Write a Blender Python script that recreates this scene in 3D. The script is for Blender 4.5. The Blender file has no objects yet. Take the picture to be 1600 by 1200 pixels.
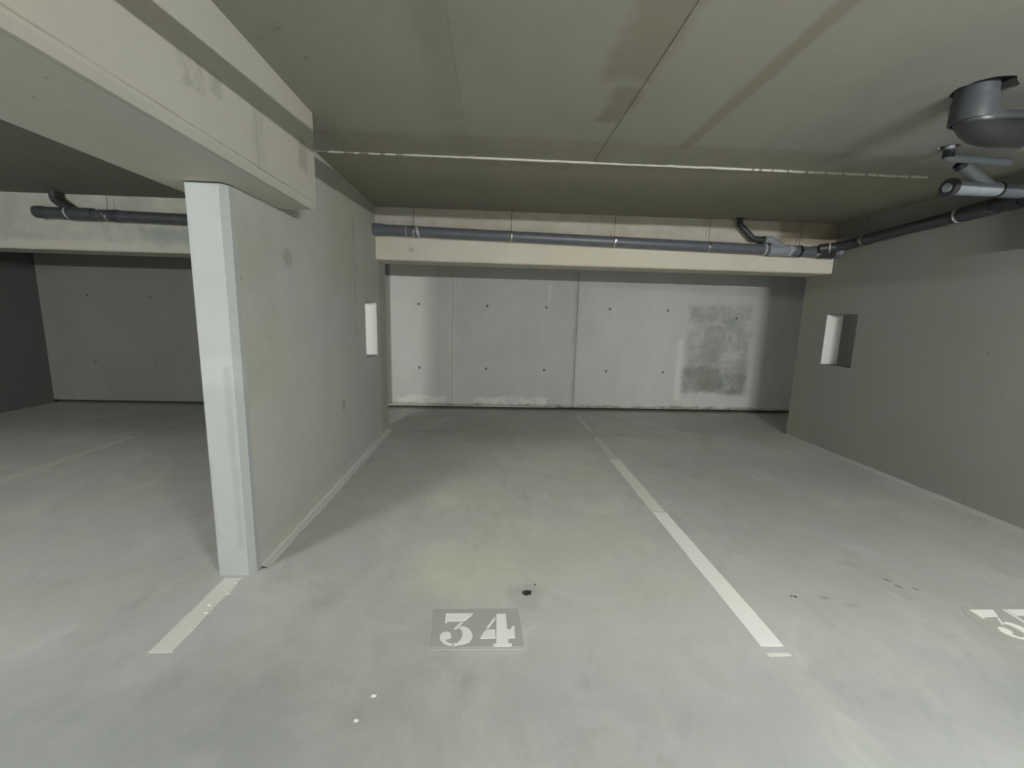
import bpy, bmesh, math, random
from mathutils import Vector, Matrix
from mathutils.geometry import tessellate_polygon
random.seed(7)
sc = bpy.context.scene
C = sc.collection

# ------------------------------------------------------------------ camera
F_PX, PITCH, ROLL, YAW, CAM_H = 663.22, 0.1577, 0.0257, 0.0475, 1.5
fwd = Vector((math.sin(YAW)*math.cos(PITCH), math.cos(YAW)*math.cos(PITCH), -math.sin(PITCH)))
rgt = Vector((math.cos(YAW), -math.sin(YAW), 0)); upv = rgt.cross(fwd)
cr, sr = math.cos(ROLL), math.sin(ROLL)
R_ = cr*rgt + sr*upv; U_ = -sr*rgt + cr*upv
cd = bpy.data.cameras.new('camera'); cam = bpy.data.objects.new('camera', cd); C.objects.link(cam)
cd.sensor_width = 36; cd.sensor_fit = 'HORIZONTAL'; cd.lens = F_PX/1600*36; cd.clip_start = .02; cd.clip_end = 200
cam.matrix_world = Matrix(((R_.x, U_.x, -fwd.x, 0), (R_.y, U_.y, -fwd.y, 0), (R_.z, U_.z, -fwd.z, CAM_H), (0, 0, 0, 1)))
sc.camera = cam

# ------------------------------------------------------------------ world, exposure
w = bpy.data.worlds.new('world'); sc.world = w; w.use_nodes = True
w.node_tree.nodes['Background'].inputs[0].default_value = (.5, .52, .55, 1)
w.node_tree.nodes['Background'].inputs[1].default_value = 0.0
sc.view_settings.view_transform = 'Standard'; sc.view_settings.look = 'None'
sc.view_settings.gamma = 1; sc.view_settings.use_curve_mapping = False
sc.view_settings.exposure = 0.07
TUBE_R, TUBE_L = 2600.0, 2250.0          # emission of the two hanging tubes
LAMP_COL = (1.0, 1.0, 0.985)
LAMP_R = (2.28, -1.5, 2.20); LAMP_L = (-4.10, -1.5, 2.20)

# ------------------------------------------------------------------ room numbers
XL, XR = -1.34, 4.02            # inner faces of the partitions
TH = .2025
Y0, YJ, YB, Y2, YW = 2.29, 3.434, 5.036, 5.447, 6.778
ZC, ZB, ZBB = 2.6746, 2.098, 2.12
XFL = -6.79                     # far left partition face

# ------------------------------------------------------------------ helpers
def link(o, parent=None):
    C.objects.link(o)
    if parent: o.parent = parent
    return o
def tag(o, label=None, cat=None, group=None, kind=None):
    if label: o['label'] = label
    if cat: o['category'] = cat
    if group: o['group'] = group
    if kind: o['kind'] = kind
    return o
def obj(name, bm, m, parent=None, smooth=False, bev=0):
    bmesh.ops.remove_doubles(bm, verts=bm.verts, dist=1e-6)
    bmesh.ops.recalc_face_normals(bm, faces=bm.faces)
    me = bpy.data.meshes.new(name); bm.to_mesh(me); bm.free()
    me.materials.append(m)
    if smooth:
        for p in me.polygons: p.use_smooth = True
        me.set_sharp_from_angle(angle=math.radians(40))
    o = bpy.data.objects.new(name, me)
    if bev:
        b = o.modifiers.new('bevel', 'BEVEL'); b.width = bev; b.segments = 1; b.limit_method = 'ANGLE'
    return link(o, parent)
def thing(name, loc, label, cat, group=None):
    o = bpy.data.objects.new(name, None); o.empty_display_size = .1; o.location = loc
    link(o); tag(o, label, cat, group); return o
def box(bm, x0, x1, y0, y1, z0, z1):
    v = [bm.verts.new(p) for p in ((x0,y0,z0),(x1,y0,z0),(x1,y1,z0),(x0,y1,z0),(x0,y0,z1),(x1,y0,z1),(x1,y1,z1),(x0,y1,z1))]
    for f in ((0,3,2,1),(4,5,6,7),(0,1,5,4),(1,2,6,5),(2,3,7,6),(3,0,4,7)): bm.faces.new([v[i] for i in f])
    return bm
def nb(): return bmesh.new()
def plate(bm, loops, a, b, axis):
    """outline (first loop) with holes, thick between a and b along axis"""
    def P(p, h):
        return {'z': (p[0], p[1], h), 'x': (h, p[0], p[1]), 'y': (p[0], h, p[1])}[axis]
    flat = [p for l in loops for p in l]
    tris = tessellate_polygon([[Vector((p[0], p[1], 0)) for p in l] for l in loops])
    va = [bm.verts.new(P(p, a)) for p in flat]; vb = [bm.verts.new(P(p, b)) for p in flat]
    for t in tris:
        try:
            bm.faces.new([va[i] for i in t]); bm.faces.new([vb[i] for i in reversed(t)])
        except ValueError: pass
    k = 0
    for l in loops:
        n = len(l)
        for i in range(n):
            j = (i+1) % n
            bm.faces.new([va[k+i], va[k+j], vb[k+j], vb[k+i]])
        k += n
    return bm
def rect(x0, x1, y0, y1): return [(x0, y0), (x1, y0), (x1, y1), (x0, y1)]
def fillet(pts, r):
    pts = [Vector(p) for p in pts]; out = [pts[0]]
    for i in range(1, len(pts)-1):
        a, b, c = pts[i-1], pts[i], pts[i+1]
        d1 = (a-b).normalized(); d2 = (c-b).normalized()
        ang = d1.angle(d2); t = min(r/math.tan(ang/2), (a-b).length*.49, (c-b).length*.49)
        p0, p1 = b+d1*t, b+d2*t
        for k in range(7):
            s = k/6; out.append((1-s)**2*p0 + 2*s*(1-s)*b + s*s*p1)
    out.append(pts[-1]); return out
def tube(bm, pts, r, n=20, cap=True, r1=None):
    pts = [Vector(p) for p in pts]; rings = []
    t0 = (pts[1]-pts[0]).normalized()
    nrm = t0.orthogonal().normalized()
    for i, p in enumerate(pts):
        if i == 0: t = (pts[1]-pts[0]).normalized()
        elif i == len(pts)-1: t = (pts[-1]-pts[-2]).normalized()
        else: t = ((pts[i]-pts[i-1]).normalized() + (pts[i+1]-pts[i]).normalized()).normalized()
        nrm = (nrm - t*nrm.dot(t)).normalized(); bn = t.cross(nrm)
        rr = r if r1 is None else r + (r1-r)*i/(len(pts)-1)
        rings.append([bm.verts.new(p + rr*(math.cos(2*math.pi*k/n)*nrm + math.sin(2*math.pi*k/n)*bn)) for k in range(n)])
    for a, b in zip(rings, rings[1:]):
        for k in range(n): bm.faces.new([a[k], a[(k+1) % n], b[(k+1) % n], b[k]])
    if cap:
        bm.faces.new(list(reversed(rings[0]))); bm.faces.new(rings[-1])
    return bm
def ring(bm, c, d, r, w_, rin=None):
    """band of outer radius r, width w_, round axis d at c, with rounded shoulders"""
    c = Vector(c); d = Vector(d).normalized()
    rin = rin or r*.9
    prof = [(-w_/2, rin), (-w_/2, r*.985), (-w_/2+w_*.12, r), (w_/2-w_*.12, r), (w_/2, r*.985), (w_/2, rin)]
    a = d.orthogonal().normalized(); b = d.cross(a); n = 24; R = []
    for s, rr in prof: R.append([bm.verts.new(c + d*s + rr*(math.cos(2*math.pi*k/n)*a + math.sin(2*math.pi*k/n)*b)) for k in range(n)])
    R.append(R[0])
    for p, q in zip(R, R[1:]):
        for k in range(n): bm.faces.new([p[k], p[(k+1) % n], q[(k+1) % n], q[k]])
    return bm
def blob(bm, c, sx, sy, sz, seed=0, sub=2, rough=.25):
    rnd = random.Random(seed)
    r = bmesh.ops.create_icosphere(bm, subdivisions=sub, radius=1)
    for v in r['verts']:
        k = 1 + rnd.uniform(-rough, rough)
        v.co = Vector((c[0]+v.co.x*sx*k, c[1]+v.co.y*sy*k, c[2]+max(v.co.z, -.6)*sz*k))
    return bm

# ------------------------------------------------------------------ materials
class NT:
    def __init__(s, name):
        s.m = bpy.data.materials.new(name); s.m.use_nodes = True
        s.t = s.m.node_tree; s.b = s.t.nodes['Principled BSDF']
        g = s.t.nodes.new('ShaderNodeNewGeometry'); s.pos = g.outputs['Position']
        x = s.t.nodes.new('ShaderNodeSeparateXYZ'); s.t.links.new(s.pos, x.inputs[0]); s.ax = {'x': x.outputs[0], 'y': x.outputs[1], 'z': x.outputs[2]}
    def n(s, ty, **k):
        nd = s.t.nodes.new(ty)
        for a, v in k.items(): setattr(nd, a, v)
        return nd
    def L(s, a, b): s.t.links.new(a, b)
    def math(s, op, a, b=None, clamp=False):
        nd = s.n('ShaderNodeMath', operation=op, use_clamp=clamp)
        for i, v in enumerate((a, b)):
            if v is None: continue
            if isinstance(v, (int, float)): nd.inputs[i].default_value = v
            else: s.L(v, nd.inputs[i])
        return nd.outputs[0]
    def mr(s, v, a, b, c=0., d=1., smooth=True):
        nd = s.n('ShaderNodeMapRange'); nd.interpolation_type = 'SMOOTHSTEP' if smooth else 'LINEAR'
        s.L(v, nd.inputs[0])
        for i, q in enumerate((a, b, c, d)): nd.inputs[i+1].default_value = q
        return nd.outputs[0]
    def noise(s, scale, detail=4, rough=.55, stretch=(1, 1, 1), off=(0, 0, 0), dist=0.):
        mp = s.n('ShaderNodeMapping'); s.L(s.pos, mp.inputs[0]); mp.inputs['Scale'].default_value = stretch; mp.inputs['Location'].default_value = off
        nd = s.n('ShaderNodeTexNoise'); s.L(mp.outputs[0], nd.inputs['Vector'])
        nd.inputs['Scale'].default_value = scale; nd.inputs['Detail'].default_value = detail; nd.inputs['Roughness'].default_value = rough
        nd.inputs['Distortion'].default_value = dist
        return nd.outputs['Fac']
    def mix(s, f, a, b, blend='MIX'):
        nd = s.n('ShaderNodeMix', data_type='RGBA', blend_type=blend)
        for i, v in ((0, f), (6, a), (7, b)):
            if isinstance(v, (int, float)): nd.inputs[i].default_value = v
            elif isinstance(v, tuple): nd.inputs[i].default_value = (*v[:3], 1)
            else: s.L(v, nd.inputs[i])
        return nd.outputs[2]
def s2l(c): return tuple(((v/255)/12.92 if v/255 <= .04045 else ((v/255+.055)/1.055)**2.4) for v in c)
def concrete(name, base, var=.12, tint=(1.01, 1.0, .97), rough=.85, bump=.25, patches=(), big=.7, mid=3.2, fine=45, stretch=(1, 1, 1), off=(0, 0, 0), pits=0, spec=.3, cloud=0):
    q = NT(name); base = tuple(base)
    n1 = q.noise(big, 5, .6, stretch, off, .6); n2 = q.noise(mid, 6, .65, stretch, tuple(o+7 for o in off), .8); n3 = q.noise(fine, 3, .6, (1, 1, 1), off)
    v = q.math('ADD', q.math('MULTIPLY', q.math('SUBTRACT', n1, .5), var*3.2), q.math('MULTIPLY', q.math('SUBTRACT', n2, .5), var*2.4))
    v = q.math('ADD', v, q.math('MULTIPLY', q.math('SUBTRACT', n3, .5), var*.9))
    v = q.math('ADD', v, 1.)
    hue = q.mr(q.noise(1.1, 4, .6, stretch, tuple(o+21 for o in off), .5), .42, .6)
    col = q.mix(hue, tuple(base), tuple(b*t for b, t in zip(base, tint)))
    sc_ = q.n('ShaderNodeCombineColor'); [q.L(v, sc_.inputs[i]) for i in range(3)]
    col = q.mix(1., col, sc_.outputs[0], 'MULTIPLY')
    if cloud:   # trowel clouds : paler laitance and darker damp-looking blotches
        c1 = q.mr(q.noise(1.9, 8, .68, (1, .8, 1), (31, 4, 2), 1.2), .50, .68); c2 = q.mr(q.noise(2.4, 8, .7, (1, .7, 1), (5, 44, 2), 1.5), .52, .70)
        col = q.mix(q.math('MULTIPLY', c1, .8), col, q.mix(1., col, (1.12, 1.12, 1.11), 'MULTIPLY')); col = q.mix(q.math('MULTIPLY', c2, .9), col, q.mix(1., col, (.88, .89, .885), 'MULTIPLY'))
    wn = q.noise(5.5, 4, .6, (1, 1, 1), (3, 5, 9)); wn2 = q.noise(5.5, 4, .6, (1, 1, 1), (13, 2, 4))
    for p in patches:
        u, vv = p['ax']; (u0, u1), (v0, v1) = p['u'], p['v']; soft = p.get('soft', .05); wob = p.get('wob', .06)
        su, sv = (soft, soft) if isinstance(soft, (int, float)) else soft
        uu = q.math('ADD', q.ax[u], q.math('MULTIPLY', q.math('SUBTRACT', wn, .5), wob*2)) if wob else q.ax[u]
        ww = q.math('ADD', q.ax[vv], q.math('MULTIPLY', q.math('SUBTRACT', wn2, .5), wob*2)) if wob else q.ax[vv]
        if p.get('skew'): uu = q.math('SUBTRACT', uu, q.math('MULTIPLY', q.ax[vv], p['skew']))
        du = q.math('SUBTRACT', q.math('ABSOLUTE', q.math('SUBTRACT', uu, (u0+u1)/2)), (u1-u0)/2)
        dv = q.math('SUBTRACT', q.math('ABSOLUTE', q.math('SUBTRACT', ww, (v0+v1)/2)), (v1-v0)/2)
        if p.get('round'):
            a = q.math('DIVIDE', q.math('SUBTRACT', uu, (u0+u1)/2), (u1-u0)/2); b = q.math('DIVIDE', q.math('SUBTRACT', ww, (v0+v1)/2), (v1-v0)/2)
            rr = q.math('SQRT', q.math('ADD', q.math('MULTIPLY', a, a), q.math('MULTIPLY', b, b)))
            mk = q.mr(rr, 1.25, .6)
        else: mk = q.math('MULTIPLY', q.mr(du, su, -su), q.mr(dv, sv, -sv))
        if p.get('noise'):
            ns, lo, hi = p['noise']; mk = q.math('MULTIPLY', mk, q.mr(q.noise(ns, 9, .72, p.get('nst', (1, 1, 1)), (p['u'][0]*3, 1, 2), .3), lo-.03, hi+.06))
        mk = q.math('MULTIPLY', mk, p.get('a', 1.))
        if 'mul' in p: col = q.mix(mk, col, q.mix(1., col, tuple(p['mul']) if not isinstance(p['mul'], (int, float)) else (p['mul'],)*3, 'MULTIPLY'))
        else: col = q.mix(mk, col, tuple(p['col']))
    if pits:
        vo = q.n('ShaderNodeTexVoronoi'); q.L(q.pos, vo.inputs['Vector']); vo.inputs['Scale'].default_value = pits; vo.inputs['Randomness'].default_value = 1
        pm = q.math('MULTIPLY', q.mr(vo.outputs['Distance'], .09, .04), q.mr(q.noise(2.3, 2, .5, off=(4, 4, 4)), .5, .62))
        col = q.mix(q.math('MULTIPLY', pm, .35), col, (0.05, .05, .045))
    q.L(col, q.b.inputs['Base Color'])
    q.b.inputs['Roughness'].default_value = rough; q.b.inputs['Specular IOR Level'].default_value = spec
    bp = q.n('ShaderNodeBump'); bp.inputs['Strength'].default_value = bump; bp.inputs['Distance'].default_value = .006
    q.L(q.math('ADD', q.math('MULTIPLY', n2, 1.2), q.math('MULTIPLY', n3, .5)), bp.inputs['Height']); q.L(bp.outputs[0], q.b.inputs['Normal'])
    return q.m
def simple(name, col, rough=.5, metal=0, var=.1, scale=12, spec=.5, bump=0):
    q = NT(name); n1 = q.noise(scale, 4, .6)
    c = q.mix(q.mr(n1, .3, .7), tuple(v*(1-var) for v in col), tuple(min(v*(1+var), 1) for v in col))
    q.L(c, q.b.inputs['Base Color']); q.b.inputs['Roughness'].default_value = rough; q.b.inputs['Metallic'].default_value = metal
    q.b.inputs['Specular IOR Level'].default_value = spec
    if bump:
        bp = q.n('ShaderNodeBump'); bp.inputs['Strength'].default_value = bump; bp.inputs['Distance'].default_value = .003
        q.L(q.noise(scale*3, 3), bp.inputs['Height']); q.L(bp.outputs[0], q.b.inputs['Normal'])
    return q.m

XY = ('x', 'y'); XZ = ('x', 'z'); YZ = ('y', 'z')
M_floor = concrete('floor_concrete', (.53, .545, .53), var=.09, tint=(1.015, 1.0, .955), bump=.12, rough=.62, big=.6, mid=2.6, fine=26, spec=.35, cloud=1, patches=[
    dict(ax=XY, u=(-12, 12), v=(-7, 1.6), mul=(.80, .815, .82), soft=.28, wob=.25),  # aisle floor: lens falloff towards the front put into the colour
    dict(ax=XY, u=(1.9, 4.2), v=(-1, 4.5), mul=(.86, .87, .87), soft=.55, wob=.3),  # right bay: lens falloff towards the side put into the colour
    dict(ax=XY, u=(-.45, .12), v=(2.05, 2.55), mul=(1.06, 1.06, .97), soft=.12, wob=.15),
    dict(ax=XY, u=(-.5, 1.2), v=(2.1, 4.8), mul=(1.08, 1.08, 1.02), soft=.3, wob=.35),  # brighter middle of the bay put into the floor colour
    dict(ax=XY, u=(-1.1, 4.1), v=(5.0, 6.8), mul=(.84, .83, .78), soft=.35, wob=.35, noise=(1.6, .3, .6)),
    dict(ax=XY, u=(-1.3, -.1), v=(1.15, 1.75), mul=(.92, .93, .92), soft=.15, wob=.25, noise=(3.5, .36, .62)),
    dict(ax=XY, u=(-.95, -.35), v=(1.75, 2.1), mul=(.92, .93, .92), soft=.06, wob=.18, noise=(6, .38, .6)),
    dict(ax=XY, u=(.12, .28), v=(1.98, 2.18), mul=(.88, .88, .87), soft=.03, wob=.08),
    dict(ax=XY, u=(1.25, 4), v=(2.5, 4.2), mul=(.93, .93, .92), soft=.3, wob=.3, noise=(1.7, .35, .6)),
    dict(ax=XY, u=(-.66, -.52), v=(1.40, 1.54), mul=(1.12, 1.12, 1.1), soft=.03, wob=.08, noise=(8, .4, .6)),
    dict(ax=XY, u=(1.26, 1.42), v=(.9, 1.66), mul=(1.06, 1.06, 1.03), soft=.04, wob=.08),
    dict(ax=XY, u=(.25, .33), v=(4.3, 4.42), mul=(.65, .65, .6), soft=.03, wob=.04, noise=(14, .4, .55)),
    dict(ax=XY, u=(1.84, 1.90), v=(2.045, 2.08), mul=(.74, .74, .72), round=1, wob=.02),
    dict(ax=XY, u=(1.92, 2.02), v=(1.985, 2.02), mul=(.90, .90, .89), round=1, wob=.03),
    dict(ax=XY, u=(2.23, 2.30), v=(5.90, 5.95), mul=(.5, .5, .45), round=1, wob=.02),
    dict(ax=XY, u=(1.6, 1.95), v=(5.2, 5.4), mul=(.8, .8, .75), round=1, wob=.12, noise=(9, .4, .55)),
    dict(ax=XY, u=(-1.0, -.3), v=(5.3, 5.6), mul=(.8, .79, .74), round=1, wob=.12, noise=(9, .4, .55)),
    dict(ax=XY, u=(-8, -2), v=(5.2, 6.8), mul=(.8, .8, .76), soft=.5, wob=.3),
])
CEIL = (.325, .318, .272)
M_ceil = concrete('ceiling_concrete', CEIL, var=.10, tint=(1.0, 1.0, .97), bump=.15, big=.8, mid=2.6, fine=30, stretch=(1, .45, 1), patches=[
    dict(ax=XY, u=(-1.2, 4.1), v=(3.05, 3.43), mul=(.86, .83, .80), soft=.05, wob=.05, noise=(2.5, .3, .5)),  # shadow on the ceiling before the cross joint, painted into the colour
    dict(ax=XY, u=(-1.4, 4.1), v=(3.44, 5.1), mul=(.86, .83, .78), soft=.01, wob=0),
    dict(ax=XY, u=(1.24, 1.33), v=(1.0, 3.1), mul=(.80, .79, .74), soft=.02, wob=.02),
    dict(ax=XY, u=(.52, .76), v=(1.0, 2.3), mul=(.82, .78, .74), soft=.05, wob=.08),
    dict(ax=XY, u=(.60, .76), v=(2.35, 2.75), mul=(.78, .76, .72), soft=.03, wob=.06),
    dict(ax=XY, u=(-.35, -.19), v=(1.0, 3.1), mul=(.93, .93, .92), soft=.03, wob=.05),
    dict(ax=XY, u=(-.34, -.2), v=(2.8, 2.95), mul=(1.2, 1.2, 1.18), soft=.03, wob=.05, noise=(8, .45, .6)),
    dict(ax=XY, u=(-.2, 1.5), v=(3.5, 3.62), mul=(.8, .78, .76), soft=.03, wob=.08, noise=(6, .5, .6)),
    dict(ax=XY, u=(-1.05, -.9), v=(1.9, 2.3), mul=(.6, .58, .5), soft=.02, wob=.06, noise=(10, .58, .64)),
    dict(ax=XY, u=(-11, -1.6), v=(-8, 8), mul=.55, soft=.02, wob=0),  # left bay ceiling: falloff towards the edge of view painted darker
    dict(ax=XY, u=(1.9, 3.6), v=(1.5, 3.2), mul=(.86, .88, .96), soft=.4, wob=.2),  # bluish shading round the drain pipes, painted into the ceiling
])
M_back = concrete('back_wall_concrete', (.57, .585, .58), var=.08, bump=.15, big=1.0, mid=3, fine=30, pits=9, stretch=(1, 1, .5), patches=[
    dict(ax=XZ, u=(-1.7, -.9), v=(.05, 2.3), mul=(1.08, 1.08, 1.04), soft=.02, wob=.0),  # strip lit past the partition end, its light painted into the wall
    dict(ax=XZ, u=(-.68, -.6), v=(0, 2.2), mul=(1.05, 1.05, 1.0), soft=.015, wob=.02),
    dict(ax=XZ, u=(1.26, 1.36), v=(0, 2.2), mul=(.88, .89, .87), soft=.02, wob=.035, noise=(4, .35, .55)),
    dict(ax=XZ, u=(1.30, 1.34), v=(0, 2.2), mul=(.80, .80, .77), soft=.012, wob=.02, noise=(3, .35, .5)),
    dict(ax=XZ, u=(3.0, 3.10), v=(.2, 1.2), mul=(1.18, 1.18, 1.15), soft=.03, wob=.05),
    dict(ax=XZ, u=(3.15, 4.2), v=(.34, 1.75), mul=(.66, .68, .64), soft=.05, wob=.09, noise=(2.6, .36, .56)),
    dict(ax=XZ, u=(3.12, 3.7), v=(.34, .75), mul=(.7, .72, .68), soft=.05, wob=.1, noise=(6, .3, .5)),
    dict(ax=XZ, u=(3.7, 4.2), v=(.30, .65), mul=(.7, .72, .68), soft=.05, wob=.1, noise=(6, .35, .5)),
    dict(ax=XZ, u=(3.05, 4.3), v=(.1, .33), mul=(1.1, 1.1, 1.08), soft=.04, wob=.06),
    dict(ax=XZ, u=(-1.5, -.75), v=(.1, .2), col=(.78, .78, .74), soft=.03, wob=.07, noise=(7, .34, .50), a=1.),
    dict(ax=XZ, u=(-.3, .9), v=(.09, .2), col=(.78, .78, .75), soft=.03, wob=.07, noise=(6, .36, .52), a=1.),
    dict(ax=XZ, u=(-2, 5), v=(.0, .085), mul=(.45, .45, .36), soft=.02, wob=.05, noise=(5, .35, .55)),
    dict(ax=XZ, u=(.86, .91), v=(1.74, 2.0), mul=(1.15, 1.15, 1.13), soft=.02, wob=.02),
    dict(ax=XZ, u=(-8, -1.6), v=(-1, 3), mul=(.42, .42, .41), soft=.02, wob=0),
])
M_tiehole = simple('tie_hole_dark', (.16, .16, .145), .9, var=.3)  # dark discs on the wall face stand in for shaded tie holes
M_dark = concrete('damp_joint', (.045, .045, .028), var=.1, bump=.2)
M_lime = concrete('lime_deposit', (.52, .52, .46), var=.2, bump=.5, mid=12)
M_part = concrete('partition_concrete', (.465, .475, .455), var=.06, tint=(1.02, 1.0, .95), bump=.12, big=.8, mid=2.4, fine=30, pits=7, patches=[
    dict(ax=YZ, u=(2.3, 2.75), v=(1.0, 2.0), mul=(.92, .91, .84), soft=.1, wob=.12, noise=(3, .3, .55)),
    dict(ax=YZ, u=(4.22, 4.30), v=(1.3, 2.6), mul=(.82, .82, .76), soft=.03, wob=.04, noise=(3, .4, .55)),
    dict(ax=YZ, u=(3.6, 5.5), v=(1.7, 2.7), mul=(.93, .92, .86), soft=.15, wob=.2),
    dict(ax=YZ, u=(5.15, 5.5), v=(.0, 2.2), mul=(.86, .85, .80), soft=.06, wob=.06),
    dict(ax=YZ, u=(3.78, 3.88), v=(.62, .72), mul=(.75, .74, .70), round=1, wob=.02),
    dict(ax=YZ, u=(2.85, 2.97), v=(1.78, 1.9), mul=(.8, .79, .72), round=1, wob=.03),
    dict(ax=YZ, u=(2.3, 5.5), v=(0.02, .09), mul=(1.08, 1.08, 1.06), soft=.02, wob=.03),
])
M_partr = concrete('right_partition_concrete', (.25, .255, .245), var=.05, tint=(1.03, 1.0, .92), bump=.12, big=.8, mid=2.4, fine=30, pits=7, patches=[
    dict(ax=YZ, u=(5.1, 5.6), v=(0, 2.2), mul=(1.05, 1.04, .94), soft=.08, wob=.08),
])
M_beam = concrete('left_beam_concrete', (.47, .462, .415), var=.075, tint=(1.0, .98, .93), bump=.15, big=.9, mid=3, fine=35, pits=10, stretch=(1, .4, 1), patches=[
    dict(ax=YZ, u=(-6, 2.80), v=(2.155, 2.162), mul=(.66, .65, .60), soft=.003, wob=.006, noise=(4, .3, .6)),
    dict(ax=XY, u=(-1.150, -1.143), v=(-6, 2.8), mul=(.66, .65, .60), soft=.003, wob=.006, noise=(4, .3, .6)),
    dict(ax=YZ, u=(2.165, 2.175), v=(2.15, 2.40), mul=(.85, .84, .8), soft=.004, wob=.006),
    dict(ax=YZ, u=(2.60, 2.72), v=(2.30, 2.47), mul=(.78, .78, .75), soft=.02, wob=.06, noise=(6, .3, .5)),
    dict(ax=YZ, u=(2.14, 2.24), v=(2.18, 2.44), mul=(.86, .86, .84), soft=.02, wob=.05, noise=(5, .35, .55)),
    dict(ax=YZ, u=(1.68, 1.80), v=(2.30, 2.40), mul=(.80, .80, .78), soft=.015, wob=.04, noise=(9, .42, .52)),
    dict(ax=YZ, u=(1.84, 1.93), v=(2.33, 2.41), mul=(.78, .78, .76), soft=.015, wob=.04, noise=(9, .42, .52)),
])
M_beamb = concrete('back_beam_concrete', (.68, .65, .56), var=.05, tint=(1.0, .98, .93), bump=.12, big=.9, mid=3, fine=35, patches=[
    dict(ax=XZ, u=(-1.6, 4.1), v=(2.40, 2.9), mul=(.80, .81, .83), soft=.03, wob=.03),
    dict(ax=XZ, u=(-1.6, 4.1), v=(2.45, 2.9), mul=(.84, .82, .79), soft=.03, wob=.08, noise=(4, .38, .6)),
    dict(ax=XZ, u=(3.3, 4.1), v=(2.42, 2.9), mul=(.66, .60, .54), soft=.05, wob=.06),
    dict(ax=XZ, u=(-3.9, -2.6), v=(2.14, 2.36), mul=(.80, .86, .90), soft=.04, wob=.2, noise=(1.7, .38, .58)),
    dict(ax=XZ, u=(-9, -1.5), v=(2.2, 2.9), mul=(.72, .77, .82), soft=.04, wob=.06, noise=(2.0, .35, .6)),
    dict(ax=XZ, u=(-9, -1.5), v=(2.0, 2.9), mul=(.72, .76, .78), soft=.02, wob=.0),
    dict(ax=XZ, u=(-.98, -.90), v=(2.18, 2.25), mul=(.8, .8, .78), round=1, wob=.01),
])
M_col = concrete('column_concrete', (.41, .435, .435), var=.08, tint=(1, 1, .98), bump=.1, big=1.2, mid=4, fine=30, stretch=(1, 1, .4), patches=[
    dict(ax=XZ, u=(-1.42, -1.385), v=(.15, 1.2), mul=(.86, .87, .84), soft=.015, wob=.02, noise=(5, .3, .5)),
    dict(ax=XZ, u=(-1.55, -1.52), v=(.2, .7), mul=(.88, .9, .86), soft=.015, wob=.03, noise=(5, .3, .5)),
    dict(ax=XZ, u=(-1.6, -1.3), v=(1.1, 1.25), mul=(1.1, 1.1, 1.1), soft=.05, wob=.05),
])
M_aisle = concrete('aisle_concrete', (.52, .52, .51), var=.05)
M_paint = concrete('worn_white_paint', (.90, .93, .89), var=.02, bump=.05, rough=.5, mid=8)
M_paint_dull = concrete('dull_white_paint', (.78, .79, .73), var=.03, bump=.05, rough=.6, mid=8)
M_paint_worn = concrete('faded_line_paint', (.60, .61, .575), var=.05, bump=.05, rough=.7, mid=8)
M_foot = concrete('pale_concrete_skim', (.53, .54, .52), var=.05)
M_base = concrete('foot_mortar', (.62, .63, .61), var=.05, mid=8)
M_paint_dark = concrete('grey_patch_paint', (.43, .44, .415), var=.06, bump=.05, rough=.7, mid=9)
M_pvcm = simple('mid_grey_pvc', (.058, .063, .07), .40, var=.12, scale=9)
M_pvc = simple('grey_pvc', (.125, .135, .155), .38, var=.08, scale=9)
M_pvcl = simple('light_grey_pvc', (.26, .29, .32), .4, var=.1, scale=9)
M_pvcd = simple('dark_grey_pvc', (.04, .042, .047), .45, var=.12, scale=9)
M_glue = simple('white_joint_sealant', (.42, .42, .43), .6, var=.2, scale=40)
M_steel = simple('galvanised_steel', (.55, .55, .53), .3, metal=1, var=.1, scale=30)
M_rod = simple('dull_threaded_rod', (.16, .155, .14), .7, metal=.4)
M_black = simple('black_rubber_hole_shade', (.015, .015, .015), .6)  # rubber parts, and the painted dark inside the ceiling holes
M_debris = simple('dark_crumb', (.03, .032, .03), .9, var=.4, scale=60)
M_white = simple('white_crumb', (.72, .72, .70), .8, var=.1, scale=60)
M_house = simple('lamp_housing', (.5, .5, .5), .5)
q = NT('tube_glow'); q.b.inputs['Base Color'].default_value = (0, 0, 0, 1)
def glow(name, s):
    g = NT(name); g.b.inputs['Base Color'].default_value = (.8, .8, .8, 1)
    g.b.inputs['Emission Color'].default_value = (*LAMP_COL, 1); g.b.inputs['Emission Strength'].default_value = s
    return g.m
M_tr, M_tl = glow('right_tube_glow', TUBE_R), glow('left_tube_glow', TUBE_L)

# ------------------------------------------------------------------ big structure
XE0, XE1, YE = -10.0, 10.2, -5.5
def struct(name, bm, m, label=None, bev=0, parent=None):
    o = obj(name, bm, m, parent, bev=bev)
    if parent is None: o['kind'] = 'structure'
    if label: o['label'] = label
    return o
floor = struct('floor', box(nb(), XE0-.2, XE1+.2, YE-.2, YW+.25, -.2, 0), M_floor, 'grey concrete car park floor with stains')
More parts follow.
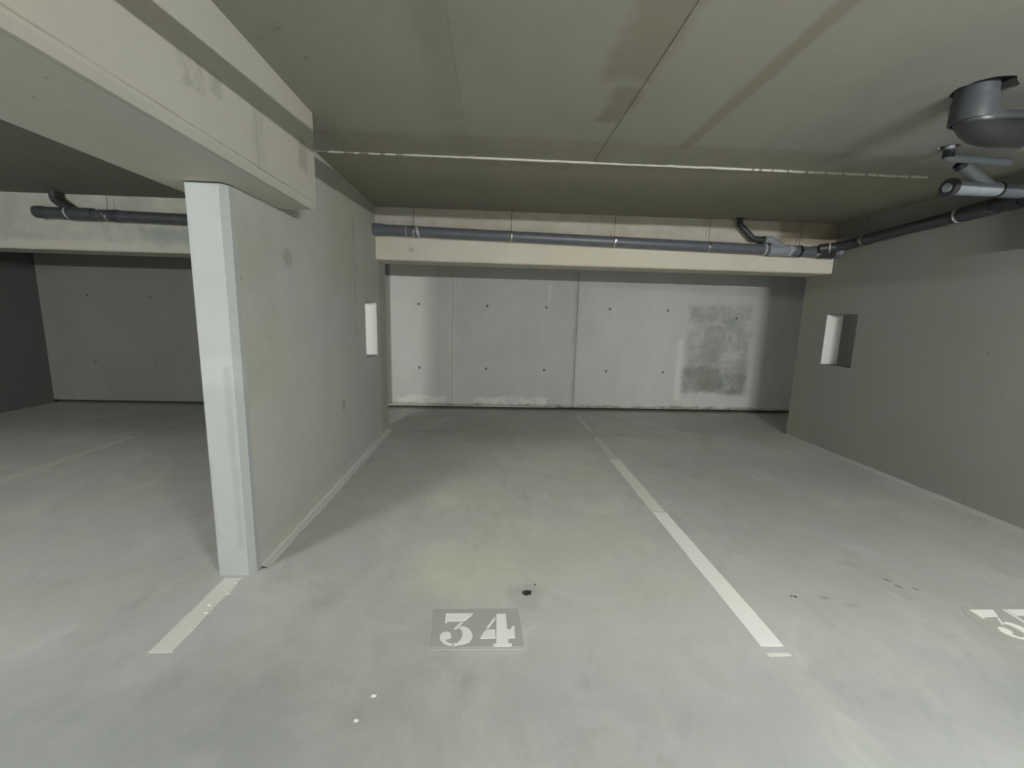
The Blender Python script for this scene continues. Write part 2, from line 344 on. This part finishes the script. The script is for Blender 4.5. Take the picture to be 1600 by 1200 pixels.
# ceiling : top slab, plain soffits elsewhere, precast panels above the bay
bm = nb()
box(bm, XE0-.2, XE1+.2, YE-.2, YW+.25, 2.80, 2.95)
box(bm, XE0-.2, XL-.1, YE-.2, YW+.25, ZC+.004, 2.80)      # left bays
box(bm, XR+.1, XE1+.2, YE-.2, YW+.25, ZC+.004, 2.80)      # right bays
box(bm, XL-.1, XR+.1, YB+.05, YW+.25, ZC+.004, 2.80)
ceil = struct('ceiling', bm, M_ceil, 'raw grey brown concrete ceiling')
def circ(cx, cy, r, n=22, wob=0, sd=3):
    rn = random.Random(sd)
    return [(cx+(r+rn.uniform(-wob, wob))*math.cos(2*math.pi*i/n), cy+(r*.9+rn.uniform(-wob, wob))*math.sin(2*math.pi*i/n)) for i in range(n)]
G = .0004
HB, HS = (2.42, 2.215), (2.985, 2.885)
panels = [(XL-.1, -.205, YE-.2, YJ, 0, []), (-.205, .742, YE-.2, YJ, .002, []), (.742, 1.315, YE-.2, YJ, -.001, []),
          (1.315, XR+.1, YE-.2, YJ, .003, [circ(*HB, .125, 22, .012), circ(*HS, .06, 16, .008, 5), circ(2.82, 4.93+.0, .001, 3)][:2]),
          (XL-.1, XR+.1, YJ, YB+.05, -.006, [circ(2.785, 4.95, .055, 14, .004, 8)])]
for x0, x1, y0, y1, dz, holes in panels:
    obj('soffit_panel', plate(nb(), [rect(x0+G, x1-G, y0+G, y1-G)]+holes, ZC+dz, 2.80, 'z'), M_ceil, ceil)
# ragged pale grout line along the cross joint
bm = nb(); rn = random.Random(2); x = XL+.1
while x < 3.36:
    l = rn.uniform(.03, .11)
    if x < -.75: wd, gap = .004, rn.uniform(.02, .08)
    elif x > 1.9: wd, gap = rn.uniform(.004, .013), rn.uniform(-.005, .03)
    else: wd, gap = rn.uniform(.009, .016), -.004
    y = YJ+rn.uniform(-.003, .003)
    box(bm, x, x+l, y-wd/2-.003, y+wd/2, ZC-.011, ZC+.01); x += l+gap
obj('grout_line', bm, M_lime, ceil)['label'] = 'ragged pale grout line across the ceiling joint'

# back wall : carcass, panels with open joints, dark discs for the tie holes
wb = struct('wall_back', box(nb(), XE0-.2, XE1+.2, YW+.09, YW+.25, -.05, 2.80), M_dark, 'grey cast concrete wall behind the bays')
jx = [-9.0, -2.61, -.642, 1.33, 3.30+1.97, 7.24, 9.9]
for a, b in zip(jx, jx[1:]):
    g = .0012
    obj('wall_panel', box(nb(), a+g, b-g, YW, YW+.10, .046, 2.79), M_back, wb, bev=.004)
for i, a in enumerate((-1.165, -.10, .835, 1.85, 2.79, 3.93, -2.2, -3.2, -4.1, -5.2, -6.1)):
    for z in ((.66, 1.655) if i != 5 else (1.56,)):
        bm = nb(); bmesh.ops.create_cone(bm, cap_ends=True, segments=14, radius1=.021, radius2=.017, depth=.006, matrix=Matrix.Translation((a, YW-.002, z)) @ Matrix.Rotation(math.pi/2, 4, 'X'))
        obj('tie_hole_disc', bm, M_tiehole, wb)
bm = nb(); rn = random.Random(4); x = -1.75
while x < 1.0:
    l = rn.uniform(.04, .14); h = rn.uniform(.014, .03) if x < -.85 else rn.uniform(.0, .014)
    box(bm, x, x+l, YW-.018, YW+.02, .042, .050+h); x += l-.002
obj('lime_crust', bm, M_lime, wb)['label'] = 'pale lime crust at the foot of the wall'

# partitions
def wall_profile(y1):   # (y,z) outline : low under the side beam, full height beyond, low under the back beam
    return [(Y0+.07, 0), (y1, 0), (y1, ZB), (YB, ZB), (YB, ZC+.03), (2.842, ZC+.03), (2.842, ZBB), (Y0+.07, ZBB)]
niche = rect(4.57, 5.015, 1.021, 1.62)
wl = struct('wall_left', plate(nb(), [wall_profile(Y2), niche], XL-TH, XL, 'x'), M_part, 'grey concrete partition wall with a slot opening, left of bay 34')
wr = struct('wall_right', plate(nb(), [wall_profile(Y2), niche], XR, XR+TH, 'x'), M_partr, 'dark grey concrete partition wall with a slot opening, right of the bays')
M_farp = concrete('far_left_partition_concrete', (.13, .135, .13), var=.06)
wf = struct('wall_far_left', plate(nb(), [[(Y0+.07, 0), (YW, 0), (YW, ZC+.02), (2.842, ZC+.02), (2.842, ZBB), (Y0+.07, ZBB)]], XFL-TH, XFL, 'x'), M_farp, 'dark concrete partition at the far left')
M_jamb = concrete('lit_jamb', (.78, .79, .76), var=.03)  # the lit look of the far jamb is put into this pale colour
for xx in (XL-TH, XR):
    p = wl if xx < 0 else wr
    obj('lit_jamb_face', box(nb(), xx+.002, xx+TH-.002, 5.009, 5.0155, 1.023, 1.618), M_jamb, p)['label'] = 'jamb face of the slot opening, coloured pale to look lit'
# columns at the partition heads (chamfered front corners)
def column(x0, x1, m, label):
    c = .03
    o = struct('column', plate(nb(), [[(x0, Y0+c*.4), (x0+c*.4, Y0), (x1-c, Y0), (x1, Y0+c), (x1, Y0+.07), (x0, Y0+.07)]], 0, ZBB-.006, 'z'), m, label)
column(XL-TH, XL, M_col, 'pale chamfered concrete column at the front of the left partition')
column(XR, XR+TH, M_col, 'concrete column at the front of the right partition')
column(XFL-TH, XFL, M_col, 'concrete column at the front of the far left partition')
# side beams over the partitions
struct('beam', box(nb(), -1.712, -1.107, YE, 2.842, ZBB, ZC+.02), M_beam, 'deep beige concrete beam resting on the pale column', bev=.022)
struct('beam', box(nb(), XR-.23, XR+TH+.17, YE, 2.842, ZBB, ZC+.02), M_beam, 'concrete beam over the right partition', bev=.016)
struct('beam', box(nb(), XFL-TH-.17, XFL+.23, YE, 2.842, ZBB, ZC+.02), M_beam, 'concrete beam over the far left partition', bev=.016)
# back cross beams
struct('beam', box(nb(), XL-.08, XR+.08, YB, Y2, ZB, ZC+.02), M_beamb, 'bright beige cross beam behind the long drain pipe of bay 34', bev=.014)
struct('beam', box(nb(), XFL-.03, XL-.08, YB, Y2, ZB, ZC+.02), M_beamb, 'grey stained cross beam in the dark left bay', bev=.014)
struct('beam', box(nb(), XR+.08, XE1, YB, Y2, ZB, ZC+.02), M_beamb, 'cross beam in the dark bay beyond the right partition', bev=.014)
# aisle behind the camera
struct('wall_front', box(nb(), XE0-.2, XE1+.2, YE-.2, YE, 0, 2.8), M_aisle)
struct('wall_west', box(nb(), XE0-.2, XE0, YE, YW+.2, 0, 2.8), M_aisle)
struct('wall_east', box(nb(), XE1, XE1+.2, YE, YW+.2, 0, 2.8), M_partr)

# ------------------------------------------------------------------ floor paint
def fpoly(name, pts, m, z=.0016, label=None, parent=floor):
    o = obj(name, plate(nb(), [pts], 0.0, z, 'z'), m, parent)
    if label: o['label'] = label
    return o
def ragged(x0, x1, y0, y1, amp, sd, step=.12, cut=0):
    r = random.Random(sd); n = max(2, int((y1-y0)/step)); L_ = []; Rr = []
    for i in range(n+1):
        y = y0+(y1-y0)*i/n; e = 0 if i in (0, n) else 1
        L_.append((x0+e*r.uniform(-amp, amp)*.6, y)); Rr.append((x1+e*r.uniform(-amp, amp), y))
    return Rr + L_[::-1]
fl_ = fpoly('bay_line', ragged(-1.488, -1.3875, 1.722, 2.262, .004, 1, .05), M_paint_dull, label='short chipped white line in front of the column')
for x, y, s in ((-1.40, 2.22, .016), (-1.385, 2.12, .014), (-1.40, 1.98, .018), (-1.42, 2.03, .012), (-1.39, 1.86, .012)):
    bm = nb(); blob(bm, (x, y, .004), s, s*.5, .004, int(x*1000), 1, .4); obj('paint_flake', bm, M_white, floor)
fpoly('bay_line', ragged(1.284, 1.394, 1.722, 3.10, .003, 5, .2), M_paint, label='white line between bays 34 and 35')
fpoly('bay_line', ragged(1.284, 1.390, 3.115, 4.35, .006, 6, .15), M_paint_dull, z=.0014, label='worn middle stretch of the white line between the bays')
fpoly('bay_line', ragged(1.30, 1.385, 4.36, 5.2, .014, 8, .08), M_paint_worn, z=.001, label='faded far stretch of the white line between the bays')
fpoly('bay_line', ragged(1.31, 1.37, 5.55, 6.35, .02, 9, .08), M_paint_worn, z=.0008, label='faint remnant of the line near the back wall')
fpoly('bay_line', [(1.285, 1.662), (1.392, 1.662), (1.387, 1.680), (1.282, 1.680)], M_paint_dull, z=.001, label='thin stray dash of paint below the white line')
fpoly('bay_line', ragged(-4.225, -4.12, 1.72, 5.0, .006, 11, .2), M_paint_worn, label='dim white line in the dark left bay')
fpoly('bay_line', ragged(-4.20, -4.14, 5.0, 6.2, .012, 12, .2), M_foot, z=.001)
fpoly('bay_line', ragged(-1.42, -1.30, 5.47, 6.74, .008, 13, .1), M_paint_worn, label='pale line between partition end and back wall')
bm = nb(); rn = random.Random(3); n = 44; pr = None
for i in range(n+1):
    y = 2.36+(5.44-2.36)*i/n; e = rn.uniform(-.008, .008); wd = .052 if y > 2.9 else .046
    cur = [bm.verts.new(p) for p in ((XL-.01, y, 0), (XL+wd+e, y, 0), (XL+wd*.8+e, y, .004), (XL+.012, y, .010+e*.3), (XL-.01, y, .03+e))]
    if pr:
        for k in range(4): bm.faces.new([pr[k], pr[k+1], cur[k+1], cur[k]])
    pr = cur
obj('foot_strip', bm, M_base, wl)['label'] = 'pale mortar strip along the foot of the partition'
bm = nb(); rn = random.Random(13); pr = None
for i in range(n+1):
    y = 2.36+(5.44-2.36)*i/n; e = rn.uniform(-.012, .012)
    cur = [bm.verts.new(p) for p in ((XR+.01, y, 0), (XR-.05+e, y, 0), (XR-.04+e, y, .005), (XR-.01, y, .014+e*.3), (XR+.01, y, .02))]
    if pr:
        for k in range(4): bm.faces.new([pr[k], pr[k+1], cur[k+1], cur[k]])
    pr = cur
obj('foot_strip', bm, concrete('right_foot_mortar', (.42, .425, .41), var=.06, mid=8), wr)['label'] = 'thin mortar strip along the foot of the right partition'

three = [[(-0.212, 1.957), (-0.076, 1.956), (-0.092, 1.93), (-0.113, 1.904), (-0.199, 1.902), (-0.2, 1.891), (-0.211, 1.891)], [(-0.133, 1.895), (-0.121, 1.894), (-0.149, 1.849), (-0.165, 1.845)], [(-0.142, 1.855), (-0.133, 1.863), (-0.119, 1.866), (-0.097, 1.855), (-0.079, 1.832), (-0.07, 1.802), (-0.075, 1.78), (-0.089, 1.761), (-0.115, 1.75), (-0.154, 1.743), (-0.157, 1.757), (-0.14, 1.759), (-0.127, 1.774), (-0.12, 1.797), (-0.12, 1.822), (-0.126, 1.843)], [(-0.225, 1.796), (-0.223, 1.812), (-0.215, 1.825), (-0.2, 1.83), (-0.183, 1.827), (-0.173, 1.815), (-0.17, 1.798), (-0.177, 1.787), (-0.195, 1.782), (-0.189, 1.768), (-0.176, 1.758), (-0.162, 1.755), (-0.163, 1.745), (-0.183, 1.748), (-0.205, 1.761), (-0.219, 1.778)]]
four = [[(0.043, 1.951), (0.092, 1.951), (0.094, 1.843), (0.112, 1.843), (0.118, 1.863), (0.131, 1.863), (0.13, 1.788), (0.098, 1.786), (0.097, 1.753), (0.114, 1.751), (0.112, 1.737), (0.031, 1.736), (0.026, 1.751), (0.041, 1.754)], [(-0.008, 1.842), (0.036, 1.844), (0.038, 1.787), (-0.035, 1.786), (-0.023, 1.816)], [(0.034, 1.929), (0.038, 1.912), (0.005, 1.853), (-0.006, 1.854)]]
five = [[(-.022, 1.957), (-.008, 1.957), (-.012, 1.868), (-.026, 1.868)], [(.0, 1.957), (.125, 1.957), (.10, 1.915), (.0, 1.912)],
        [(-.026, 1.862), (-.012, 1.866), (.03, 1.872), (.075, 1.86), (.10, 1.825), (.10, 1.785), (.075, 1.755), (.03, 1.743), (.026, 1.757), (.045, 1.775), (.052, 1.81), (.045, 1.84), (.02, 1.855), (.0, 1.852)],
        [(-.04, 1.795), (-.02, 1.81), (.005, 1.805), (.012, 1.785), (.0, 1.768), (.02, 1.757), (.02, 1.745), (-.01, 1.745), (-.035, 1.765)]]
def digit(name, polys, dx, parent, label, rot=0):
    bm = nb()
    for p in polys: plate(bm, [[(x+dx, y) for x, y in p]], .0005, .0032, 'z')
    o = obj(name, bm, M_paint, parent); o['label'] = label
patch = fpoly('number_patch', [(-.285, 1.995), (-.15, 1.99), (-.06, 1.995), (.155, 1.992), (.163, 1.90), (.168, 1.735), (-.265, 1.738), (-.272, 1.86)], M_paint_dark, z=.0012, label='dark grey rectangle under the number 34')
digit('digit', three, 0, patch, 'white stencilled digit 3'); digit('digit', four, 0, patch, 'white stencilled digit 4')
fpoly('paint_edge', [(-.27, 1.722), (.172, 1.720), (.172, 1.727), (-.27, 1.729)], M_foot, z=.001)
patch2 = fpoly('number_patch', [(2.57, 1.985), (2.99, 1.99), (3.0, 1.72), (2.52, 1.70), (2.51, 1.80), (2.53, 1.92)], M_paint_dark, z=.0012, label='dark grey patch under the second bay number')
digit('digit', three, 2.80, patch2, 'white stencilled digit 3 of the right bay number'); digit('digit', five, 2.80, patch2, 'white stencilled digit 5 of the right bay number')

# ------------------------------------------------------------------ pipes
def part(name, bm, m, par, smooth=True, label=None):
    o = obj(name, bm, m, par, smooth)
    if label: o['label'] = label
    # keep world coordinates while the thing's Empty sits at its own place
    r = par
    while r.parent: r = r.parent
    if o.parent == r:
        o.data.transform(Matrix.Translation(-r.location))
    else:
        o.data.transform(Matrix.Translation(-r.location))
    return o
YP = 4.95; RP = .057
zp = lambda x: 2.388-.0165*x
def clamp(par, x, y, z, d, r, top, m=M_steel):
    c = part('pipe_clamp', ring(nb(), (x, y, z), d, r+.005, .022, r), m, par)
    for s in (-1, 1):
        bm = nb()
        dv = Vector(d).normalized().cross(Vector((0, 0, 1))); p = Vector((x, y, z))+dv*s*(r+.012)
        box(bm, p.x-.010, p.x+.010, p.y-.010, p.y+.010, p.z-.012, p.z+.012)
        part('clamp_bolt', bm, m, c, False)
    part('hanger_rod', tube(nb(), [(x, y, z+r), (x, y, top)], .003, 8), M_rod, c)
    return c
xa, xb = XL-.03, 3.90
main = thing('drain_pipe', (XL, YP, zp(XL)), 'long grey plastic drain pipe hung along the bright cross beam above bay 34', 'pipe')
part('pipe_run', tube(nb(), [(xa, YP, zp(xa)), (xb, YP, zp(xb))], RP, 28), M_pvc, main)
part('coupling', ring(nb(), (XL+.05, YP, zp(XL)), (1, 0, 0), RP+.006, .11, RP*.9), M_pvc, main)
part('joint_ring', ring(nb(), (-.975, YP, zp(-.975)), (1, 0, 0), RP+.002, .010, RP*.9), M_glue, main)
bm = nb(); ring(bm, (-.85, YP, zp(-.85)), (1, 0, .25), RP+.004, .03, RP*.8); part('joint_smear', bm, M_glue, main, label='smeared white sealant')
for x in (-.895, .185, 1.352, 2.445): clamp(main, x, YP, zp(x), (1, 0, -.0165), RP, ZC)
clamp(main, 3.52, YP, zp(3.52), (1, 0, -.0165), RP+.006, ZC, M_black)
part('coupling', ring(nb(), (3.30, YP, zp(3.3)), (1, 0, 0), RP+.007, .30, RP*.9), M_pvcl, main, label='lighter blue grey branch socket')
for x in (3.10, 3.395): part('joint_ring', ring(nb(), (x, YP, zp(x)), (1, 0, 0), RP+.010, .022, RP*.9), M_glue, main)
part('coupling', ring(nb(), (3.46, YP, zp(3.46)), (1, 0, 0), RP+.006, .08, RP*.9), M_pvc, main)
part('joint_ring', ring(nb(), (3.72, YP, zp(3.72)), (1, 0, 0), RP+.004, .012, RP*.9), M_glue, main)
part('coupling', ring(nb(), (3.84, YP, zp(3.84)), (1, 0, 0), RP+.007, .17, RP*.9), M_pvcd, main)
e = part('end_cap', tube(nb(), [(3.92, YP-.005, zp(3.9)), (3.955, YP-.005, zp(3.9)), (3.965, YP-.005, zp(3.9))], RP+.008, 24), M_pvc, main)
part('cap_plug', tube(nb(), [(3.95, YP-.03, zp(3.9)), (3.965, YP-.088, zp(3.9))], .034, 20), M_pvcl, e)
# branch from the ceiling into the main run
br = part('branch_pipe', tube(nb(), fillet([(2.785, YP, 2.76), (2.79, YP, 2.60), (2.955, YP-.01, 2.452), (3.10, YP-.01, 2.440)], .06), .031, 18), M_pvcd, main, label='thin bent branch pipe coming down from the ceiling')
part('joint_ring', ring(nb(), (2.79, YP, 2.60), (0.2, 0, -1), .035, .02, .028), M_pvcd, br)
part('joint_ring', ring(nb(), (3.07, YP-.01, 2.442), (1, 0, 0), .036, .03, .028), M_pvcd, br)
part('branch_socket', tube(nb(), [(3.09, YP-.01, 2.445), (3.17, YP-.01, 2.442), (3.34, YP-.01, 2.345)], .040, 18), M_pvcl, main, label='slanting light grey branch socket')
# pipe along the right partition
XP = 3.915
wallp = thing('drain_pipe', (XP, 4.8, 2.36), 'dark drain pipe climbing along the right partition to a light grey end piece with ring', 'pipe')
path = fillet([(3.70, YP-.075, 2.352), (3.86, 4.80, 2.366), (XP, 4.62, 2.388), (XP, 3.6, 2.440), (XP, 3.12, 2.462)], .12)
part('pipe_run', tube(nb(), path, .050, 22), M_pvcd, wallp)
part('joint_ring', ring(nb(), (3.79, YP-.115, 2.36), (1, -.6, .05), .054, .012, .045), M_glue, wallp)
cl = clamp(wallp, XP, 4.52, 2.392, (0, 1, -.03), .050, ZC, M_steel)
part('coupling', ring(nb(), (XP, 4.46, 2.396), (0, 1, -.05), .058, .07, .045), M_pvcd, wallp)
part('coupling', ring(nb(), (XP, 3.46, 2.446), (0, 1, -.05), .062, .24, .045), M_pvcd, wallp)
part('joint_ring', ring(nb(), (XP, 3.60, 2.440), (0, 1, -.05), .064, .014, .045), M_glue, wallp)
part('coupling', ring(nb(), (XP, 3.20, 2.458), (0, 1, -.05), .062, .08, .045), M_pvcd, wallp)
# horizontal pipe with end ring, upper right
YH, ZH = 2.93, 2.440
hz = wallp
part('pipe_run', tube(nb(), [(3.09, YH, ZH), (3.86, YH, ZH+.006)], .046, 24), M_pvcl, hz)
part('end_ring', ring(nb(), (3.085, YH, ZH), (1, 0, 0), .060, .035, .034), M_pvcd, hz)
part('cap_plug', tube(nb(), [(3.062, YH, ZH), (3.09, YH, ZH)], .030, 20), M_pvcl, hz)
part('joint_ring', ring(nb(), (3.43, YH, ZH), (1, 0, 0), .052, .014, .040), M_black, hz)
part('coupling', ring(nb(), (3.52, YH, ZH), (1, 0, 0), .050, .16, .040), M_pvc, hz)
b2 = part('branch_pipe', tube(nb(), fillet([(3.36, YH, ZH+.01), (3.20, YH, 2.555), (3.155, YH, 2.60)], .05), .042, 20), M_pvcl, hz)
part('end_ring', ring(nb(), (3.135, YH, 2.585), (-.6, 0, .5), .038, .03, .03), M_pvcd, b2)
part('elbow', tube(nb(), fillet([(3.84, YH, ZH+.006), (3.915, YH+.01, ZH+.008), (3.915, YH+.17, ZH+.02)], .07), .053, 20), M_pvcd, hz)
# thin bent pipe from the ceiling
th = thing('drain_pipe', (HS[0], HS[1], 2.62), 'thin grey pipe bending out of a small ceiling hole', 'pipe')
part('pipe_run', tube(nb(), fillet([(HS[0]+.005, HS[1], 2.79), (HS[0]+.005, HS[1], 2.612), (3.42, HS[1], 2.602)], .03), .026, 18), M_pvcl, th)
part('joint_ring', ring(nb(), (HS[0]+.005, HS[1], 2.635), (0, 0, 1), .031, .05, .022), M_pvcd, th)
obj('hole_shade_sheet', box(nb(), 2.28, 2.56, 2.08, 2.35, ZC+.05, ZC+.07), M_black, ceil)  # black sheet painting the shade inside the big hole
obj('hole_shade_sheet', box(nb(), 2.91, 3.06, 2.82, 2.95, ZC+.03, ZC+.05), M_black, ceil)  # same black sheet for the shade inside the small hole
# big elbow out of the ceiling
big = thing('drain_elbow', (HB[0], HB[1], 2.52), 'thick grey drain elbow coming through a broken hole in the ceiling', 'pipe')
bp_ = fillet([(2.405, 2.235, 2.79), (2.405, 2.235, 2.50), (3.0, 2.12, 2.482)], .13)
part('pipe_run', tube(nb(), bp_, .083, 32), M_pvcm, big)
part('coupling', ring(nb(), (2.405, 2.235, 2.585), (0, 0, 1), .089, .11, .075), M_pvcm, big)
part('coupling', ring(nb(), (2.76, 2.167, 2.489), (1, -.19, -.03), .094, .22, .075), M_pvcl, big)
part('joint_ring', ring(nb(), (2.655, 2.187, 2.492), (1, -.19, -.03), .097, .014, .075), M_glue, big)
part('pipe_run', tube(nb(), [(2.86, 2.147, 2.486), (3.80, 2.0, 2.46)], .083, 32), M_pvcm, big)
# left bay pipe
lp = thing('drain_pipe', (-4.84, YP, zp(-4.84)), 'dark drain pipe hung along the stained beam in the left bay', 'pipe')
part('pipe_run', tube(nb(), [(-4.80, YP, zp(-4.8)), (XL-TH+.03, YP, zp(XL-TH))], RP, 26), M_pvcm, lp)
part('end_cap', ring(nb(), (-4.82, YP, zp(-4.8)), (1, 0, 0), RP+.006, .08, .02), M_pvcm, lp)
part('cap_plug', tube(nb(), [(-4.87, YP, zp(-4.8)), (-4.80, YP, zp(-4.8))], RP*.8, 20), M_pvcm, lp)
part('coupling', ring(nb(), (-4.42, YP, zp(-4.4)), (1, 0, 0), RP+.007, .30, RP*.9), M_pvcm, lp)
part('joint_ring', ring(nb(), (-4.53, YP, zp(-4.5)), (1, 0, .2), RP+.010, .016, RP*.9), M_glue, lp)
part('branch_pipe', tube(nb(), fillet([(-4.66, YP, ZC+.003), (-4.655, YP, 2.60), (-4.50, YP, 2.49), (-4.36, YP, 2.46)], .05), .043, 18), M_pvcd, lp)
clamp(lp, -4.13, YP, zp(-4.13), (1, 0, 0), RP, ZC, M_steel); clamp(lp, -3.0, YP, zp(-3.0), (1, 0, 0), RP, ZC, M_steel)
part('coupling', ring(nb(), (-4.05, YP, zp(-4.05)), (1, 0, 0), RP+.005, .07, RP*.9), M_pvcd, lp)
# unseen conduit, placed to shadow the left beam, and the two hanging aisle lamps
cdt = thing('added_conduit', (0, .6, 2.35), 'unseen thin grey conduit overhead, placed to cast the shadow band on the left beam', 'pipe')
part('added_conduit_tube', tube(nb(), [(-1.11, .6, 2.352), (3.80, .6, 2.352)], .031, 16), M_pvcl, cdt)
for x in (-.6, 1.0, 2.9): part('hanger_rod', tube(nb(), [(x, .6, 2.375), (x, .6, ZC)], .004, 8), M_steel, cdt)
for (lx, ly, lz), m, side in ((LAMP_R, M_tr, 'right'), (LAMP_L, M_tl, 'left')):
    t = thing('tube_lamp', (lx, ly, lz), 'long fluorescent tube lamp hanging over the aisle before the %s bays' % side, 'lamp', 'aisle tube lamps')
    part('lamp_tube', tube(nb(), [(lx-.58, ly, lz), (lx+.58, ly, lz)], .008, 12), m, t)
    part('lamp_body', box(nb(), lx-.62, lx+.62, ly-.028, ly+.028, lz+.05, lz+.10), M_house, t, False)
    for s in (-1, 1):
        part('tube_socket', box(nb(), lx+s*.60-.015, lx+s*.60+.015, ly-.02, ly+.02, lz-.022, lz+.06), M_house, t, False)
        part('hanger_rod', tube(nb(), [(lx+s*.45, ly, lz+.10), (lx+s*.45, ly, ZC)], .004, 8), M_steel, t)

# ------------------------------------------------------------------ bits on the floor
def crumb(name, x, y, s, m, label, cat='debris', group=None, n=1, flat=.5, ang=0, asp=.6):
    bm = nb(); r = random.Random(int(x*997+y*31))
    for k in range(n):
        blob(bm, (r.uniform(-s, s)*.8*(n > 1), r.uniform(-s, s)*.55*(n > 1), s*flat*.5), s*(1 if n == 1 else r.uniform(.2, .45)), s*asp*(1 if n == 1 else r.uniform(.3, .7)), s*flat*(1 if n == 1 else r.uniform(.4, 1)), k+3, 2, .45)
    o = obj(name, bm, m); o.location = (x, y, .0); o.rotation_euler.z = ang
    tag(o, label, cat, group); return o
crumb('dirt_clump', .210, 2.113, .024, M_debris, 'largest dark dirt clump, behind the painted number 34', n=10, flat=.35)
crumb('dirt_crumb', .255, 2.190, .012, M_debris, 'small dark crumb just beyond the dirt clump', n=2, flat=.3)
crumb('dirt_crumb', 1.70, 2.078, .015, M_debris, 'dark crumb right of the white line end', n=2, flat=.25)
for x, y, l, a, lab in ((2.380, 2.218, .017, -1.0, 'black sliver farthest left of the three right of the line'), (2.392, 2.160, .017, -1.0, 'black sliver, middle one of the three'), (2.472, 2.138, .015, -1.1, 'thin black sliver nearest the right bay number')):
    o = crumb('black_sliver', x, y, l, M_debris, lab, group='black slivers on the right bay floor', flat=.08, ang=a, asp=.18)
crumb('white_chip', -.447, 1.487, .010, M_white, 'upper of two white chips on the front floor')
crumb('white_chip', -.483, 1.384, .009, M_white, 'lower of two white chips on the front floor')
